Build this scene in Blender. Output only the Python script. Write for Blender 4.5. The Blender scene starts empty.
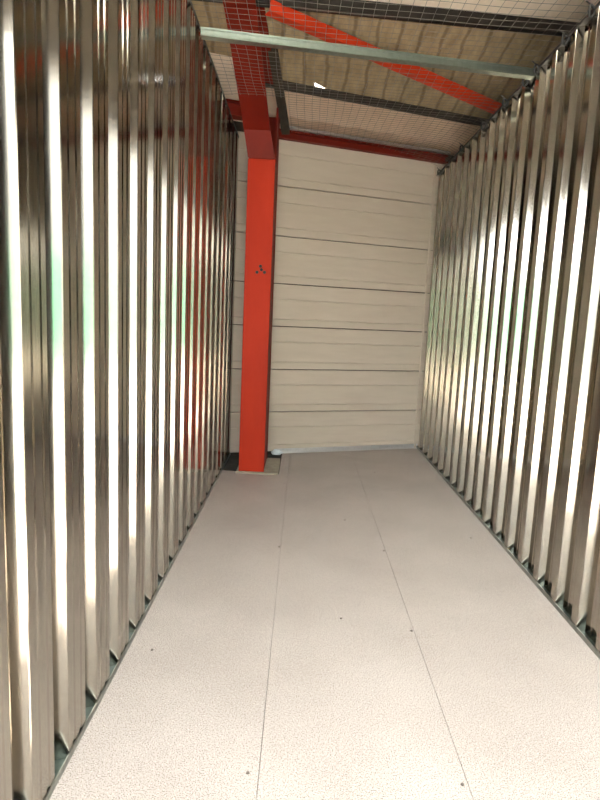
import bpy, bmesh, math, random
from mathutils import Vector, Matrix
random.seed(7)
S = bpy.context.scene
C = S.collection
V = Vector

# ------------------------------------------------------------------ camera
F_PX, CAM_H = 578.0, 1.15
yv = V((303 - 300, 317 - 400, F_PX)).normalized()          # corridor direction seen by the camera
dv = V((-0.045, 1, 0)); dv.z = -(dv.x * yv.x + dv.y * yv.y) / yv.z; dv.normalize()
xv = dv.cross(yv)
right = V((xv.x, yv.x, -dv.x)); down = V((xv.y, yv.y, -dv.y)); fwd = V((xv.z, yv.z, -dv.z))
cd = bpy.data.cameras.new('camera'); cam = bpy.data.objects.new('camera', cd); C.objects.link(cam)
cd.sensor_width = 36; cd.lens = F_PX / 800 * 36; cd.clip_start = 0.02
M = Matrix((right, -down, -fwd)).transposed().to_4x4(); M.translation = (0, 0, CAM_H)
cam.matrix_world = M
S.camera = cam

# ------------------------------------------------------------------ sky, sun, exposure
W = bpy.data.worlds.new('sky'); S.world = W; W.use_nodes = True
bg = W.node_tree.nodes['Background']
bg.inputs[0].default_value = (0.93, 0.97, 1.0, 1); bg.inputs[1].default_value = 11.5
sd = bpy.data.lights.new('sun', 'SUN'); sd.energy = 34.0; sd.angle = 0.02; sd.color = (1, 0.95, 0.87)
sun = bpy.data.objects.new('sun', sd); C.objects.link(sun)
sun.rotation_euler = V((0.08, 0.53, -0.84)).to_track_quat('-Z', 'Y').to_euler()    # high, over the yard: reaches just inside the doorway
DOOR_Y, DOOR_TOP = -0.30, 2.25
pd = bpy.data.lights.new('door_portal', 'AREA'); pd.shape = 'RECTANGLE'; pd.size = 1.62; pd.size_y = DOOR_TOP
pd.cycles.is_portal = True
po = bpy.data.objects.new('door_portal', pd); C.objects.link(po)
po.location = (0.275, DOOR_Y - 0.02, DOOR_TOP / 2); po.rotation_euler = (math.radians(90), 0, 0)
vs = S.view_settings
vs.view_transform = 'Standard'; vs.look = 'None'; vs.gamma = 1; vs.use_curve_mapping = False
vs.exposure = 0.85
cy = S.cycles
cy.use_denoising = True; cy.max_bounces = 24; cy.diffuse_bounces = 12; cy.glossy_bounces = 16
cy.sample_clamp_indirect = 12; cy.caustics_reflective = True; cy.blur_glossy = 0.5

# ------------------------------------------------------------------ materials
def mat(name, col, rough=0.5, metal=0.0, spec=0.5):
    m = bpy.data.materials.new(name); m.use_nodes = True
    b = m.node_tree.nodes['Principled BSDF']
    b.inputs['Base Color'].default_value = (*col, 1); b.inputs['Roughness'].default_value = rough
    b.inputs['Metallic'].default_value = metal; b.inputs['Specular IOR Level'].default_value = spec
    return m, m.node_tree, b
def N(nt, t, **kw):
    n = nt.nodes.new(t)
    for k, v in kw.items():
        if k in n.inputs: n.inputs[k].default_value = v
        else: setattr(n, k, v)
    return n
def mixcol(nt, b, fac, c1, c2):
    r = N(nt, 'ShaderNodeMix', data_type='RGBA')
    r.inputs[6].default_value = (*c1, 1) if isinstance(c1, tuple) else (0, 0, 0, 1)
    if not isinstance(c1, tuple): nt.links.new(c1, r.inputs[6])
    r.inputs[7].default_value = (*c2, 1)
    nt.links.new(fac, r.inputs[0]); nt.links.new(r.outputs[2], b.inputs['Base Color']); return r.outputs[2]
def coords(nt, scale=(1, 1, 1)):
    g = N(nt, 'ShaderNodeNewGeometry'); mp = N(nt, 'ShaderNodeMapping'); mp.inputs['Scale'].default_value = scale
    nt.links.new(g.outputs['Position'], mp.inputs[0]); return mp.outputs[0]
def noise(nt, co, scale, detail=3, rough=0.5):
    n = N(nt, 'ShaderNodeTexNoise', Scale=scale, Detail=detail, Roughness=rough); nt.links.new(co, n.inputs['Vector']); return n.outputs['Fac']
def ramp(nt, f, lo, hi, a=0.0, b=1.0):
    r = N(nt, 'ShaderNodeMapRange'); r.inputs[1].default_value = lo; r.inputs[2].default_value = hi
    r.inputs[3].default_value = a; r.inputs[4].default_value = b
    nt.links.new(f, r.inputs[0]); return r.outputs[0]
def bump(nt, b, f, strength, dist):
    n = N(nt, 'ShaderNodeBump', Strength=strength, Distance=dist); nt.links.new(f, n.inputs['Height']); nt.links.new(n.outputs[0], b.inputs['Normal'])

def galvanised(name, col, rough):
    m, nt, b = mat(name, col, rough, 1.0)
    co = coords(nt)
    v = N(nt, 'ShaderNodeTexVoronoi', Scale=70.0); nt.links.new(co, v.inputs['Vector'])       # zinc spangle
    sp = N(nt, 'ShaderNodeSeparateColor'); nt.links.new(v.outputs['Color'], sp.inputs[0])
    mixcol(nt, b, ramp(nt, sp.outputs[0], 0, 1, 0, 0.35), col, tuple(c * 0.78 for c in col))
    st = noise(nt, coords(nt, (9, 9, 0.5)), 6, 4)
    nt.links.new(ramp(nt, st, 0.3, 0.7, rough * 0.8, rough * 1.3), b.inputs['Roughness'])
    bump(nt, b, noise(nt, coords(nt, (30, 30, 1.2)), 3, 3), 0.05, 0.002)
    return m
M_SHEET = galvanised('galvanised_sheet', (0.42, 0.385, 0.325), 0.13)
M_TRACK = galvanised('track_steel', (0.30, 0.31, 0.28), 0.45)
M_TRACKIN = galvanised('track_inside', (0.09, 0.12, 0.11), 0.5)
M_BAR = galvanised('bar_steel', (0.25, 0.28, 0.24), 0.42)
M_ANGLE = galvanised('angle_steel', (0.85, 0.85, 0.85), 0.45)

m, nt, b = mat('speckled_board', (0.5, 0.45, 0.4), 0.55, 0, 0.3); M_FLOOR = m
co = coords(nt)
a = mixcol(nt, b, ramp(nt, noise(nt, co, 2.2, 4), 0.3, 0.7), (0.50, 0.45, 0.415), (0.42, 0.372, 0.342))
f = ramp(nt, noise(nt, co, 300, 1, 0.6), 0.55, 0.63)
a = mixcol(nt, b, f, a, (0.16, 0.135, 0.115))
f2 = ramp(nt, noise(nt, co, 260, 1), 0.66, 0.72)
a = mixcol(nt, b, f2, a, (0.80, 0.74, 0.68))
nt.links.new(ramp(nt, noise(nt, co, 5, 4), 0.3, 0.7, 0.48, 0.62), b.inputs['Roughness'])
bump(nt, b, noise(nt, co, 120, 2), 0.06, 0.001)

def plain(name, c1, c2, rough, scale=6.0, stretch=(1, 1, 1), bstr=0.05, metal=0.0):
    m, nt, b = mat(name, c1, rough, metal)
    f = ramp(nt, noise(nt, coords(nt, stretch), scale, 5, 0.6), 0.35, 0.65)
    mixcol(nt, b, f, c1, c2)
    if rough > 0.55: b.inputs['Specular IOR Level'].default_value = 0.25
    bump(nt, b, f, bstr, 0.002)
    return m
M_PANEL = plain('cream_panel', (0.66, 0.57, 0.47), (0.62, 0.53, 0.435), 0.42, 3, (1, 1, 6), 0.02)
M_JOINT = plain('dark_joint', (0.05, 0.04, 0.03), (0.08, 0.06, 0.05), 0.8)
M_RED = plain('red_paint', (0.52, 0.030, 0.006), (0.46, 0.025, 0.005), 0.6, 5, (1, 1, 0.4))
M_RED_SHADE = plain('shaded_red_paint', (0.21, 0.013, 0.004), (0.16, 0.010, 0.003), 0.6, 5)  # the frame's red, darkened to stand for shade on its parts
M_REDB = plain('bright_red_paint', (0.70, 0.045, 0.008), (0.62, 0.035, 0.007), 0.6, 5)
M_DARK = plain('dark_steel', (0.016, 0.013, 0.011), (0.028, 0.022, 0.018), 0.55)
m, nt, b = mat('shaded_stained_sheet', (0.4, 0.3, 0.19), 0.8, 0, 0.2); M_BROWN = m  # brown base stands for shade on the same roof as the pale strips
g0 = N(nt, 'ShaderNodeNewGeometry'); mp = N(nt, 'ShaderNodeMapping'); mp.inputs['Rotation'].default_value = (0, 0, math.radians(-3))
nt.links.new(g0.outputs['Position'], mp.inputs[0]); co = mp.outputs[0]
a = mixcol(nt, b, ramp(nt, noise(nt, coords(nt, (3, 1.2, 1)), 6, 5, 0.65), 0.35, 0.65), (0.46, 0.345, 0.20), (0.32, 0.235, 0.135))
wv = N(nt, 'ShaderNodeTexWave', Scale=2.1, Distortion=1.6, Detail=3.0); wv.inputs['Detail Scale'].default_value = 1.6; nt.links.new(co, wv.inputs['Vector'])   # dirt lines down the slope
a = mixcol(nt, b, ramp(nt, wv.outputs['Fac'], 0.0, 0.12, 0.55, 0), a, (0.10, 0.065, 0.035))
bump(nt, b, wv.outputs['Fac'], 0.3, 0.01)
M_PALE = plain('lit_insulation', (0.93, 0.80, 0.66), (0.84, 0.71, 0.57), 0.6, 5, (2, 1, 1), 0.15)  # lighter tone stands for stronger light on the same roof
M_BATTEN = plain('grey_timber', (0.06, 0.048, 0.035), (0.04, 0.032, 0.024), 0.8, 12)
M_NEXT = plain('neighbour_floor', (0.72, 0.66, 0.58), (0.66, 0.60, 0.53), 0.7, 4)
M_SLAB = plain('concrete_slab', (0.07, 0.07, 0.06), (0.04, 0.04, 0.035), 0.9, 8)
M_PAD = plain('base_mortar', (0.42, 0.38, 0.29), (0.33, 0.30, 0.23), 0.8, 20)
M_WIRE = plain('wire_zinc', (0.24, 0.22, 0.19), (0.16, 0.15, 0.13), 0.45, 20, metal=0.5)
M_TIE = plain('black_tie', (0.02, 0.02, 0.02), (0.03, 0.03, 0.03), 0.5)
M_FILM = plain('white_film', (0.85, 0.87, 0.92), (0.75, 0.78, 0.84), 0.3, 30)
M_SHELL = plain('shell_paint', (0.11, 0.085, 0.06), (0.09, 0.07, 0.05), 0.7)
M_YARD = plain('yard_concrete', (0.50, 0.485, 0.45), (0.44, 0.43, 0.40), 0.8, 2)
M_FACADE = plain('unseen_facade', (0.26, 0.26, 0.255), (0.23, 0.23, 0.225), 0.6, 3)
M_MINT = plain('mint_door', (0.10, 0.30, 0.17), (0.085, 0.26, 0.15), 0.5, 3)
M_SCREW = plain('screw_steel', (0.16, 0.13, 0.11), (0.1, 0.08, 0.07), 0.5, 40)

# ------------------------------------------------------------------ mesh helpers
def link(name, me, m, parent=None, smooth=False):
    if m: me.materials.append(m)
    o = bpy.data.objects.new(name, me); C.objects.link(o)
    if parent: o.parent = parent
    if smooth:
        for p in me.polygons: p.use_smooth = True
    return o
def obj(name, bm, m, parent=None, smooth=False):
    bmesh.ops.recalc_face_normals(bm, faces=bm.faces)
    me = bpy.data.meshes.new(name); bm.to_mesh(me); bm.free()
    return link(name, me, m, parent, smooth)
def empty(name, loc=(0, 0, 0)):
    o = bpy.data.objects.new(name, None); o.empty_display_size = 0.1; C.objects.link(o); return o   # frames stay at the world origin
def tag(o, label, cat, group=None):
    o['label'] = label; o['category'] = cat
    if group: o['group'] = group
    return o
def structure(o, label=None, cat=None):
    o['kind'] = 'structure'
    if label: o['label'] = label
    if cat: o['category'] = cat
    return o
def hexa(bm, p):
    """box from 8 corners: bottom loop of four, then top loop of four"""
    v = [bm.verts.new(q) for q in p]
    for f in ((3, 2, 1, 0), (4, 5, 6, 7), (0, 1, 5, 4), (1, 2, 6, 5), (2, 3, 7, 6), (3, 0, 4, 7)):
        bm.faces.new([v[i] for i in f])
    return bm
def box(bm, x0, x1, y0, y1, z0, z1, bev=0.0):
    t = bmesh.new() if bev else bm
    hexa(t, [(x0, y0, z0), (x1, y0, z0), (x1, y1, z0), (x0, y1, z0), (x0, y0, z1), (x1, y0, z1), (x1, y1, z1), (x0, y1, z1)])
    if bev:
        bmesh.ops.bevel(t, geom=t.edges[:], offset=bev, segments=1, affect='EDGES')
        me = bpy.data.meshes.new('t'); t.to_mesh(me); t.free(); bm.from_mesh(me); bpy.data.meshes.remove(me)
    return bm
def prism(bm, poly, lift):
    """poly: list of 3D points (planar), lift: vector of the thickness"""
    a = [bm.verts.new(p) for p in poly]; b_ = [bm.verts.new(V(p) + V(lift)) for p in poly]
    n = len(a); bm.faces.new(a[::-1]); bm.faces.new(b_)
    bm.normal_update()
    for i in range(n): bm.faces.new((a[i], a[(i + 1) % n], b_[(i + 1) % n], b_[i]))
    return bm
def bar3(bm, p, q, w, hgt, up=(0, 0, 1)):
    """rectangular bar from p to q"""
    p, q = V(p), V(q); d = (q - p).normalized(); s = d.cross(V(up)).normalized() * w / 2; u_ = s.cross(d).normalized() * hgt / 2
    hexa(bm, [p - s - u_, p + s - u_, q + s - u_, q - s - u_, p - s + u_, p + s + u_, q + s + u_, q - s + u_])
    return bm
def tube(bm, pts, r, n=6, closed=False):
    rings = []
    for i, p in enumerate(pts):
        p = V(p); d = (V(pts[min(i + 1, len(pts) - 1)]) - V(pts[max(i - 1, 0)])).normalized()
        a = V((0, 0, 1)) if abs(d.z) < 0.9 else V((1, 0, 0))
        s = d.cross(a).normalized(); t = s.cross(d)
        rings.append([bm.verts.new(p + (s * math.cos(6.28318 * k / n) + t * math.sin(6.28318 * k / n)) * r) for k in range(n)])
    for a, b_ in zip(rings, rings[1:]):
        for k in range(n): bm.faces.new((a[k], a[(k + 1) % n], b_[(k + 1) % n], b_[k]))
    bm.faces.new(rings[0][::-1]); bm.faces.new(rings[-1])
    return bm
def screw_mesh(r, hgt):
    bm = bmesh.new(); bmesh.ops.create_cone(bm, cap_ends=True, segments=10, radius1=r, radius2=r * 0.8, depth=hgt)
    me = bpy.data.meshes.new('screw'); bm.to_mesh(me); bm.free(); return me

# ------------------------------------------------------------------ layout
XL, XR, HL, HR = -0.55, 1.105, 2.485, 2.42          # faces and heights of the two partition walls
P0 = V((-0.21, 4.78, 0)); U = V((0.942, 0.336, 0)).normalized(); NB = V((-U.y, U.x, 0))   # skewed back wall, outward normal
def bw(s, z, out=0.0): return P0 + U * s + NB * out + V((0, 0, z))
def back_y(x): return P0.y + (x - P0.x) * U.y / U.x
Z_EAVE, SLOPE = 2.62, 0.35
def rf(s, t, dz=0.0): return P0 + U * s - NB * t + V((0, 0, Z_EAVE + SLOPE * t + dz))

# ------------------------------------------------------------------ floor
bm = bmesh.new(); box(bm, -2.2, 3.0, DOOR_Y - 0.1, 7.0, -0.2, -0.022)
floor = structure(obj('floor', bm, M_SLAB), 'speckled beige board floor laid in long strips', 'floor')
def board(poly):
    bm = bmesh.new(); prism(bm, [(x, y, -0.0225) for x, y in poly], (0, 0, 0.0225))
    bmesh.ops.bevel(bm, geom=[e for e in bm.edges if all(v.co.z > -0.001 for v in e.verts)], offset=0.0006, segments=1, affect='EDGES')
    return obj('floor_board', bm, M_FLOOR, floor)
g = 0.0006; y0 = DOOR_Y - 0.02
def by(x): return back_y(x) - 0.03
board([(-0.60, y0), (-0.06 - g, y0), (-0.06 - g, by(-0.06)), (-0.125, by(-0.125)), (-0.125, 4.13), (-0.60, 4.17)])
board([(-0.06 + g, y0), (0.47 - g, y0), (0.47 - g, by(0.47)), (-0.06 + g, by(-0.06))])
board([(0.47 + g, y0), (1.16, y0), (1.16, by(1.16)), (0.47 + g, by(0.47))])
for xa, xb in ((-2.1, -0.603), (1.163, 2.9)):
    bm = bmesh.new(); box(bm, xa, xb, DOOR_Y + 0.01, back_y(xa) - 0.04, -0.022, -0.001); obj('floor_board', bm, M_NEXT, floor)
sm = screw_mesh(0.005, 0.003)
for x, y in [(-0.088, 1.316), (0.455, 1.309), (0.461, 2.032), (0.461, 2.783),
             (-0.068, 2.775), (0.968, 3.015), (-0.465, 1.834), (0.295, 3.211), (0.2, 2.1), (-0.08, 3.9), (0.6, 4.3)]:
    o = bpy.data.objects.new('screw', sm); C.objects.link(o); o.parent = floor; o.location = (x, y, 0.001)
sm.materials.append(M_SCREW)

# ------------------------------------------------------------------ corrugated partition walls
LEFT, RIGHT = (0.2, 0.113, 0.036, 0.0124), (0.19, 0.045, 0.030, 0.0105)             # (pitch, crest, depth, run): the right wall shows the sheet's other face
def profile(n, pitch, crest, DEP, RUN):
    """(along, depth) points of n ribs; depth 0 = crest towards the corridor, negative = recess"""
    pts = []; g_ = 0.0022
    def flat(a0, a1, d, sg):                               # a flat with two shallow stiffening grooves when it is wide
        if a1 - a0 > 0.08:
            for k in (0.30, 0.70):
                c = a0 + (a1 - a0) * k
                pts.extend([(c - 0.011, d), (c - 0.006, d + sg * g_), (c + 0.006, d + sg * g_), (c + 0.011, d)])
    for i in range(n):
        t = i * pitch
        pts += [(t, -DEP), (t + RUN * 0.95, -DEP * 0.05), (t + RUN + 0.001, 0)]
        e = t + RUN + crest
        flat(t + RUN, e, 0, -1)
        pts += [(e - 0.001, 0), (e + RUN * 0.05, -DEP * 0.05), (e + RUN, -DEP)]
        flat(e + RUN, t + pitch, -DEP, 1)
    pts.append((n * pitch, -DEP))
    return pts
def sheet(parent, face, sgn, y_start, n, z0, z1, y_max, kind):
    """sgn +1: wall on the left (crest looks to +x), -1: on the right"""
    bm = bmesh.new(); th = 0.0008
    pts = [(a_, d) for a_, d in profile(n, *kind) if y_start + a_ <= y_max]
    cols = []
    for a_, d in pts:
        x = face + sgn * d; y = y_start + a_
        cols.append([bm.verts.new((x, y, z0)), bm.verts.new((x, y, z1))])
    for p, q in zip(cols, cols[1:]): bm.faces.new((p[0], q[0], q[1], p[1]))
    bmesh.ops.recalc_face_normals(bm, faces=bm.faces)
    bmesh.ops.solidify(bm, geom=bm.faces[:], thickness=th)
    return obj('corrugated_sheet', bm, M_SHEET, parent)
def partition(name, face, sgn, height, y_first, kind, label):
    w = empty(name); structure(w, label, 'wall')
    yend = back_y(face) - 0.01 if sgn < 0 else back_y(face) - 0.02
    y = y_first
    while y < yend - 0.05:
        sheet(w, face, sgn, y, 5, 0.004, height, yend, kind); y += 5 * kind[0]
    DEP, RUN = kind[2:]
    def strip(nm, x_in, x_out, za, zb, m):
        bm = bmesh.new(); box(bm, min(x_in, x_out), max(x_in, x_out), y_first, yend, za, zb); return obj(nm, bm, m, w)
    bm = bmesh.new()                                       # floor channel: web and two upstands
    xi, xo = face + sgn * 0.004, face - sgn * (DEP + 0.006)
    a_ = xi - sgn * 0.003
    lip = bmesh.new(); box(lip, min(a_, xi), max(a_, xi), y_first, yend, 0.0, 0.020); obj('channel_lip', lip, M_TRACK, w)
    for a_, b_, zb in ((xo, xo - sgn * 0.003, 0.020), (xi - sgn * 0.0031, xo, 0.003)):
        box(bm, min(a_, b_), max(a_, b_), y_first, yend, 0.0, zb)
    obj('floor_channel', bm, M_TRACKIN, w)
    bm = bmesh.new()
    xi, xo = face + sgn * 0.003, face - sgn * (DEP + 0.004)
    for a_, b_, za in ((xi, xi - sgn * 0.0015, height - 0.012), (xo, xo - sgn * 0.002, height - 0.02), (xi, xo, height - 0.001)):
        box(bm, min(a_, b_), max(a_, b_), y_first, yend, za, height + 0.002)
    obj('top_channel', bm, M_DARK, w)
    return w
wl = partition('wall_left', XL, 1, HL, 1.25 - LEFT[3] - LEFT[1] - 1.4, LEFT, 'ribbed galvanised steel partition wall on the left of the red column')
wr = partition('wall_right', XR, -1, HR, 2.13 - RIGHT[3] - RIGHT[1] - 0.19 * 12, RIGHT, 'ribbed galvanised steel partition wall right of the cream panel wall')

# ------------------------------------------------------------------ back wall of horizontal sandwich panels
SA, SB = -2.1, 3.6
bm = bmesh.new(); hexa(bm, [bw(SA, -0.02, .03), bw(SB, -0.02, .03), bw(SB, -0.02, .07), bw(SA, -0.02, .07), bw(SA, 2.62, .03), bw(SB, 2.62, .03), bw(SB, 2.62, .07), bw(SA, 2.62, .07)])
wb = structure(obj('wall_back', bm, M_JOINT), 'cream wall of horizontal grooved panels at the far end', 'wall')
ZJ = [0.012, 0.352, 0.71, 1.065, 1.41, 1.785, 2.17, 2.535]
def panel(za, zb):
    gd, gw, jw = 0.006, 0.0055, 0.0035
    pr = [(za + jw, 0.03), (za + jw, 0.003), (za + jw + 0.003, 0)]
    for zc in (za + 0.062, zb - 0.128): pr += [(zc - gw, 0), (zc - gw * 0.4, gd), (zc + gw * 0.4, gd), (zc + gw, 0)]
    pr += [(zb - jw - 0.003, 0), (zb - jw, 0.003), (zb - jw, 0.03)]
    bm = bmesh.new()
    a_ = [bm.verts.new(bw(SA, z, d)) for z, d in pr]; b_ = [bm.verts.new(bw(SB, z, d)) for z, d in pr]
    n = len(a_); bm.faces.new(a_); bm.faces.new(b_[::-1])
    for i in range(n): bm.faces.new((a_[i], b_[i], b_[(i + 1) % n], a_[(i + 1) % n]))
    return obj('wall_panel', bm, M_PANEL, wb)
for za, zb in zip(ZJ, ZJ[1:]): panel(za, zb)
bm = bmesh.new(); prism(bm, [bw(1.365, 0.0, -.002), bw(1.383, 0.0, -.002), bw(1.383, 2.5, -.002), bw(1.365, 2.5, -.002)], NB * -0.012)
structure(obj('trim_1', bm, M_PANEL), 'thin cream corner strip between the panel wall and the ribbed steel', 'trim')

# ------------------------------------------------------------------ outer shell: front wall with the open doorway, sides
bm = bmesh.new(); dx0, dx1 = XL + 0.02, XR - 0.02
box(bm, -2.2, dx0, DOOR_Y - 0.12, DOOR_Y, -0.02, DOOR_TOP); box(bm, dx1, 3.0, DOOR_Y - 0.12, DOOR_Y, -0.02, DOOR_TOP)
box(bm, -2.2, 3.0, DOOR_Y - 0.12, DOOR_Y, DOOR_TOP, 5.2)
structure(obj('wall_front', bm, M_SHELL), 'front wall around the open doorway behind the viewer', 'wall')
for nm, x0 in (('wall_outer_left', -2.2), ('wall_outer_right', 2.9)):
    bm = bmesh.new(); box(bm, x0, x0 + 0.1, DOOR_Y, 6.6, -0.02, 5.2)
    structure(obj(nm, bm, M_SHELL), 'outer side wall of the building beyond the %s neighbouring unit' % nm.split('_')[-1], 'wall')

# ------------------------------------------------------------------ roof
RA, RB, RT = -2.6, 4.6, 7.0
ceil = empty('ceiling'); structure(ceil, 'sloping roof of stained, shade-toned sheets and pale, lit-toned insulation on dark purlins', 'roof')
def roof_piece(name, poly, m, th=0.02, dz=0.0):
    bm = bmesh.new(); prism(bm, [rf(s, t, dz) for s, t in poly], (0, 0, th))
    bmesh.ops.triangulate(bm, faces=[f_ for f_ in bm.faces if len(f_.verts) > 4])
    return obj(name, bm, m, ceil)
# pale strip along the eave (wider left of the rafter), then stained sheet in the shade tone, then pale, and so on to the front
P2 = lambda s: 1.07 + 0.143 * (s + 0.37)
roof_piece('lit_insulation_strip', [(RA, -0.12), (RB, -0.12), (RB, 0.425), (0.21, 0.425), (0.10, 0.425), (-0.42, 0.425), (-0.42, 0.56), (RA, 0.56)], M_PALE)
roof_piece('shaded_stained_sheet', [(RA, 0.56), (-0.42, 0.56), (-0.42, 0.425), (0.085, 0.425), (0.06, 0.475), (0.21, 0.427), (0.25, 0.425), (RB, 0.425), (RB, P2(RB)), (RA, P2(RA))], M_BROWN)
roof_piece('lit_insulation_strip', [(RA, P2(RA)), (RB, P2(RB)), (RB, 1.9 + .14 * RB), (RA, 1.9 + .14 * RA)], M_PALE)
m, nt, b = mat('added_rooflight', (0.9, 0.9, 0.86), 0.5)  # translucent panels out of view, added to brighten the roof underside
tr = N(nt, 'ShaderNodeBsdfTranslucent'); tr.inputs[0].default_value = (0.92, 0.92, 0.88, 1)
nt.links.new(tr.outputs[0], nt.nodes['Material Output'].inputs[0]); M_LIGHT = m
q = lambda s: 1.9 + .14 * s
cuts = [RA, -2.1, -0.8, 2.0, 3.5, RB]
for i, (sa, sb) in enumerate(zip(cuts, cuts[1:])):
    if i % 2:
        roof_piece('shaded_stained_sheet', [(sa, q(sa)), (sb, q(sb)), (sb, 2.2), (sa, 2.2)], M_BROWN)
        roof_piece('added_rooflight', [(sa, 2.2), (sb, 2.2), (sb, 4.6), (sa, 4.6)], M_LIGHT, 0.004)
        roof_piece('shaded_stained_sheet', [(sa, 4.6), (sb, 4.6), (sb, RT), (sa, RT)], M_BROWN)
    else:
        roof_piece('shaded_stained_sheet', [(sa, q(sa)), (sb, q(sb)), (sb, RT), (sa, RT)], M_BROWN)
def purlin(s0, t0, s1, t1, w, hgt):
    bm = bmesh.new(); bar3(bm, rf(s0, t0, -hgt / 2), rf(s1, t1, -hgt / 2), w, hgt); return obj('purlin', bm, M_DARK, ceil)
purlin(-0.30, 0.435, RB, 0.435 , 0.035, 0.05)
purlin(RA, P2(RA) , RB, P2(RB), 0.045, 0.07)
for t in (2.0, 2.9, 3.8, 4.7): purlin(RA, t, RB, t, 0.06, 0.12)
# fold in the pale strip: a lap of insulation hanging a little lower
bm = bmesh.new(); K = 40
rows = []
for i in range(K + 1):
    s = -0.28 + (RB - 1.5 + 0.28) * i / K
    rows.append([bm.verts.new(rf(s, t, dz + 0.006 * math.sin(i * 1.9 + t * 9))) for t, dz in ((-0.02, -0.006), (0.10, -0.016), (0.17, -0.05), (0.20, -0.056), (0.235, -0.012), (0.30, -0.022), (0.415, -0.008))])
for a_, b_ in zip(rows, rows[1:]):
    for k in range(6): bm.faces.new((a_[k], b_[k], b_[k + 1], a_[k + 1]))
bmesh.ops.solidify(bm, geom=bm.faces[:], thickness=0.003)
obj('insulation_lap', bm, M_PALE, ceil, True)

# ------------------------------------------------------------------ red steel frame
CX0, CX1, CY = -0.422, -0.236, 4.12
col = tag(empty('steel_column'), 'tall red painted steel column standing on the floor before the cream wall', 'column')
FL = 0.014
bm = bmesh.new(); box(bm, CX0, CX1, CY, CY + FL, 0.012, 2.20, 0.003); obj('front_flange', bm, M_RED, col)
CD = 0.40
bm = bmesh.new(); box(bm, CX0, CX1, CY + CD, CY + CD + FL, 0.012, 2.60, 0.003); obj('back_flange', bm, M_RED_SHADE, col)
for xs in (CX0 + 0.004, CX1 - 0.016):  # dark plates added in place of the shaded recess beside the web
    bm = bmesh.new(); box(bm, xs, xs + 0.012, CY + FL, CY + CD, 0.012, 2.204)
    box(bm, xs, xs + 0.012, CY + 0.20, CY + CD, 2.204, 2.60); obj('shade_plate', bm, M_RED_SHADE, col)
bm = bmesh.new(); box(bm, -0.44, -0.132, CY - 0.02, CY + 0.44, -0.022, 0.012, 0.002)
o = obj('base_plate', bm, M_PAD, col); o['label'] = 'greenish beige base plate'
hm = screw_mesh(0.012, 0.006); hm.materials.append(M_DARK)
for x, z in ((-0.335, 1.445), (-0.283, 1.447), (-0.312, 1.487), (-0.305, 1.463)):
    o = bpy.data.objects.new('bolt_head', hm); C.objects.link(o); o.parent = col; o.location = (x, CY - 0.002, z); o.rotation_euler = (math.radians(90), 0, 0)
# rafter with its haunch, leaning from the column top towards the viewer
raf = tag(empty('roof_rafter'), 'red painted roof rafter with haunch rising from the column top', 'beam')
PATH = [(CY, 2.205), (CY - 0.05, 2.37), (CY - 0.72, 2.79), (CY - 1.3, 2.99), (0.2, 4.15)]
RW = 0.176
def rx(y): return -0.450 - 0.079 * (CY - 0.05 - y)       # left edge; the rafter runs slightly left towards the viewer
bm = bmesh.new()
for i, (p, q) in enumerate(zip(PATH, PATH[1:])):
    d = V((0, q[0] - p[0], q[1] - p[1])).normalized(); nn = V((0, -d.z, d.y)); nn = nn if nn.z > 0 else -nn
    e_ = [V((rx(p[0]), p[0], p[1])), V((rx(p[0]) + RW, p[0], p[1])), V((rx(q[0]) + RW, q[0], q[1])), V((rx(q[0]), q[0], q[1]))]
    if i == 0: e_[0].x, e_[1].x = CX0, CX1
    hexa(bm, e_ + [v_ + nn * FL for v_ in e_])
obj('bottom_flange', bm, M_RED_SHADE, raf)
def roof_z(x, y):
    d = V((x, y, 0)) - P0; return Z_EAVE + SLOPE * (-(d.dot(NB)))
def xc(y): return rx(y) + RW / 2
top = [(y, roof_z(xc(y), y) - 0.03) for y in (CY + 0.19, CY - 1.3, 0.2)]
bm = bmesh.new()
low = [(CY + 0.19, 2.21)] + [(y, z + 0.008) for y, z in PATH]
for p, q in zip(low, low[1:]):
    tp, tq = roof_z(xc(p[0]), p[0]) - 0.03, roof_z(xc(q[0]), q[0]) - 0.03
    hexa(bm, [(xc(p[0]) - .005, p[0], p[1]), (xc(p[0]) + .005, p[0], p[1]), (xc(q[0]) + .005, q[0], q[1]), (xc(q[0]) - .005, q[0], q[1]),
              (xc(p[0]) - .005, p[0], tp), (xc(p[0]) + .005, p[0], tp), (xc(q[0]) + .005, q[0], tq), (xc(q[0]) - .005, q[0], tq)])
obj('web', bm, M_RED_SHADE, raf)
bm = bmesh.new(); bar3(bm, (xc(top[0][0]), top[0][0], top[0][1]), (xc(0.2), top[2][0], top[2][1]), RW, 0.014); obj('top_flange', bm, M_RED_SHADE, raf)
bm = bmesh.new(); box(bm, CX0 + .004, CX1 - .004, CY + 0.012, CY + 0.19, 2.198, 2.208); obj('end_plate', bm, M_RED_SHADE, raf)
# eave beam on the back wall
bm = bmesh.new()
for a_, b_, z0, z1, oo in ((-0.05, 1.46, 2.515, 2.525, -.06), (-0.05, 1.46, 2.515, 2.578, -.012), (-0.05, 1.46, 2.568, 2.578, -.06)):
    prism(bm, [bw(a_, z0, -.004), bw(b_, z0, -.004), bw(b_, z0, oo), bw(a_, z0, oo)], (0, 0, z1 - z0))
tag(obj('eave_beam', bm, M_RED_SHADE), 'long thin red steel beam capping the cream panel wall', 'beam')
bm = bmesh.new()
prism(bm, [bw(-0.02, 2.584, -.03), bw(1.47, 2.584, -.03), bw(1.47, 2.584, -.075), bw(-0.02, 2.584, -.075)], (0, 0, 0.004))
prism(bm, [bw(-0.02, 2.584, -.071), bw(1.47, 2.584, -.071), bw(1.47, 2.584, -.075), bw(-0.02, 2.584, -.075)], (0, 0, 0.022))
tag(obj('steel_angle', bm, M_ANGLE), 'light steel angle lying on top of the long red eave beam', 'angle')
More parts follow.
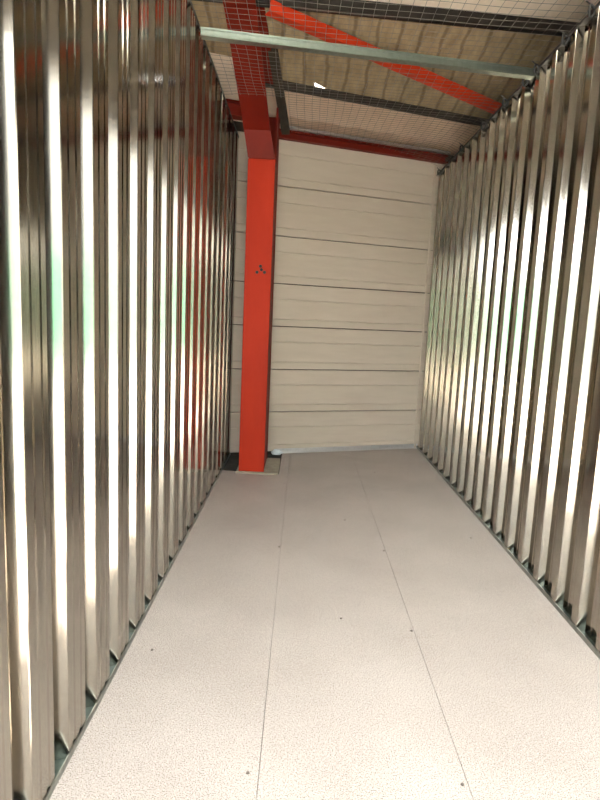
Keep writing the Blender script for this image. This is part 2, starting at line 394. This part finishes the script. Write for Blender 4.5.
# strut running left from the column head
q0 = V((CX0 - 0.015, 4.25, 2.537)); q1 = q0 - U * 1.4
bm = bmesh.new()
bar3(bm, q0 + V((0, 0, .042)), q1 + V((0, 0, .042)), 0.10, 0.010); bar3(bm, q0 - V((0, 0, .042)), q1 - V((0, 0, .042)), 0.10, 0.010); bar3(bm, q0, q1, 0.008, 0.08)
tag(obj('frame_strut', bm, M_RED_SHADE), 'short red strut in shade tone between the column head and the left wall', 'beam')
# diagonal brace below the roof
bm = bmesh.new()
p, q = rf(-0.46, 1.075, -0.12), rf(1.62, 0.645, -0.12)
bar3(bm, p, q, 0.06, 0.006); d = (q - p).normalized(); s = d.cross(V((0, 0, 1))).normalized()
bar3(bm, p + s * 0.028 + V((0, 0, .03)), q + s * 0.028 + V((0, 0, .03)), 0.006, 0.06)
tag(obj('roof_brace', bm, M_REDB), 'bright red diagonal brace crossing under the stained, shade-toned roof sheet', 'brace')
# batten beside the rafter
bm = bmesh.new(); bar3(bm, (-0.270, 3.98, 2.835), (-0.195, 4.69, 2.545), 0.06, 0.035)
tag(obj('timber_batten', bm, M_BATTEN), 'dark grey batten slanting down beside the rafter to the eave beam', 'batten')

# ------------------------------------------------------------------ bar spanning the partition tops
bar = empty('cross_bar'); tag(bar, 'galvanised steel channel bar spanning the tops of both ribbed walls', 'bar')
A_, B_ = V((XL + 0.004, 2.975, HL - 0.036)), V((XR - 0.004, 3.115, HR - 0.030))
d = (B_ - A_).normalized(); s = V((-d.y, d.x, 0)).normalized()
HB = 0.036
def barpart(nm, off, w, hgt):
    bm = bmesh.new(); bar3(bm, A_ + off, B_ + off, w, hgt); return obj(nm, bm, M_BAR, bar)
barpart('face', V((0, 0, HB / 2)) - s * 0.02, 0.002, HB)
barpart('top_flange', V((0, 0, HB)), 0.044, 0.003)
barpart('bottom_flange', V((0, 0, 0.001)), 0.044, 0.003)
barpart('edge_lip', V((0, 0, HB - 0.004)) - s * 0.023, 0.004, 0.008)
barpart('edge_lip', V((0, 0, 0.008)) - s * 0.0225, 0.003, 0.006)

# ------------------------------------------------------------------ wire mesh ceiling
def mz(x, y):
    k = (x - XL) / (XR - XL); base = HL + (HR - HL) * k + 0.008
    base += 0.11 * max(0, min(1, (y - 3.3) / 1.6)) * math.sin(math.pi * min(1, max(0, k))) ** 0.4
    return base - 0.018 * math.sin(math.pi * min(1, max(0, k))) * (0.6 + 0.4 * math.sin(y * 2.1)) * min(1, abs(y - 3.03) / 0.5)
bm = bmesh.new(); r = 0.0009; pitch = 0.05
y = DOOR_Y + 0.02
while y < 5.3:
    x1 = XR + 0.02; x0 = XL - 0.02
    xa = x0 if y < 3.85 else -0.155                        # left out around the column and strut
    if y > back_y(xa) - 0.09: xa = P0.x + (y + 0.09 - P0.y) * U.x / U.y + 0.01
    if xa < x1 - 0.1:
        pts = [(xa + (x1 - xa) * i / 14, y + 0.004 * math.sin(i * 1.3 + y * 7), mz(xa + (x1 - xa) * i / 14, y) + r) for i in range(15)]
        tube(bm, pts, r, 4)
    y += pitch
x = XL
while x < XR + 0.01:
    ye = back_y(x) - 0.09 if x > -0.16 else 3.84
    pts = [(x + 0.003 * math.sin(i * 0.9 + x * 11), DOOR_Y + 0.02 + (ye - DOOR_Y - 0.02) * i / 40, mz(x, DOOR_Y + 0.02 + (ye - DOOR_Y - 0.02) * i / 40) - r) for i in range(41)]
    tube(bm, pts, r, 4); x += pitch
mesh = tag(obj('wire_mesh', bm, M_WIRE), 'square wire mesh stretched over the unit between both wall tops', 'mesh')
for yy in (2.5, 2.74, 3.05, 3.2, 3.5, 3.9, 4.4, 5.1):
    bm = bmesh.new()
    pts = [(XR - 0.012 + 0.016 * math.cos(a_ * 0.7), yy + 0.012 * math.sin(a_ * 1.1), HR - 0.012 + 0.02 * math.sin(a_ * 0.7)) for a_ in range(10)]
    tube(bm, pts, 0.006, 6); tube(bm, [pts[-1], (XR - 0.03, yy + 0.02, HR + 0.03)], 0.003, 5)
    obj('wire_tie', bm, M_TIE, mesh, True)

# ------------------------------------------------------------------ floor-level details at the back
bm = bmesh.new()
prism(bm, [bw(0.03, 0.0, -.003), bw(1.40, 0.0, -.003), bw(1.40, 0.0, -.032), bw(0.03, 0.0, -.032)], (0, 0, 0.003))
prism(bm, [bw(0.03, 0.003, -.003), bw(1.40, 0.003, -.003), bw(1.40, 0.003, -.006), bw(0.03, 0.003, -.006)], (0, 0, 0.034))
tag(obj('floor_angle', bm, M_ANGLE), 'shiny steel angle along the foot of the cream wall', 'angle')
bm = bmesh.new(); bmesh.ops.create_icosphere(bm, subdivisions=2, radius=0.04)
for v in bm.verts:
    k = 0.7 + 0.55 * random.random()
    v.co = V((v.co.x * 1.3 * k, v.co.y * 0.9 * k, max(-0.02, v.co.z * 0.8 * k)))
o = obj('plastic_scrap', bm, M_FILM); o.location = bw(0.02, 0.022, -0.07)
tag(o, 'crumpled white plastic scrap at the foot of the red column', 'scrap')

# ------------------------------------------------------------------ yard seen by the steel through the doorway
bm = bmesh.new(); box(bm, -14, 14, -16, DOOR_Y - 0.12, -0.2, -0.03)
structure(obj('ground', bm, M_YARD), 'pale concrete yard outside the open doorway', 'ground')
bm = bmesh.new(); box(bm, -12, 0.8, -9.3, -9, -0.03, 2.7); box(bm, 0.8, 12, -9.3, -9, -0.03, 5.6)  # out of view; low left and tall right, to shape the door light
fac = structure(obj('wall_opposite', bm, M_FACADE), 'unseen building across the yard, shaped for the door light', 'wall')
for i, x in enumerate((-3.6, -0.9, 1.8, 4.5)):
    dr = empty('door_%d' % (i + 1)); structure(dr, 'mint green roller door across the yard', 'door')
    bm = bmesh.new()
    for k in range(12): box(bm, x, x + 1.3, -9, -8.96 + 0.012 * (k % 2), -0.02 + k * 0.19, 0.165 + k * 0.19)
    obj('curtain', bm, M_MINT, dr)
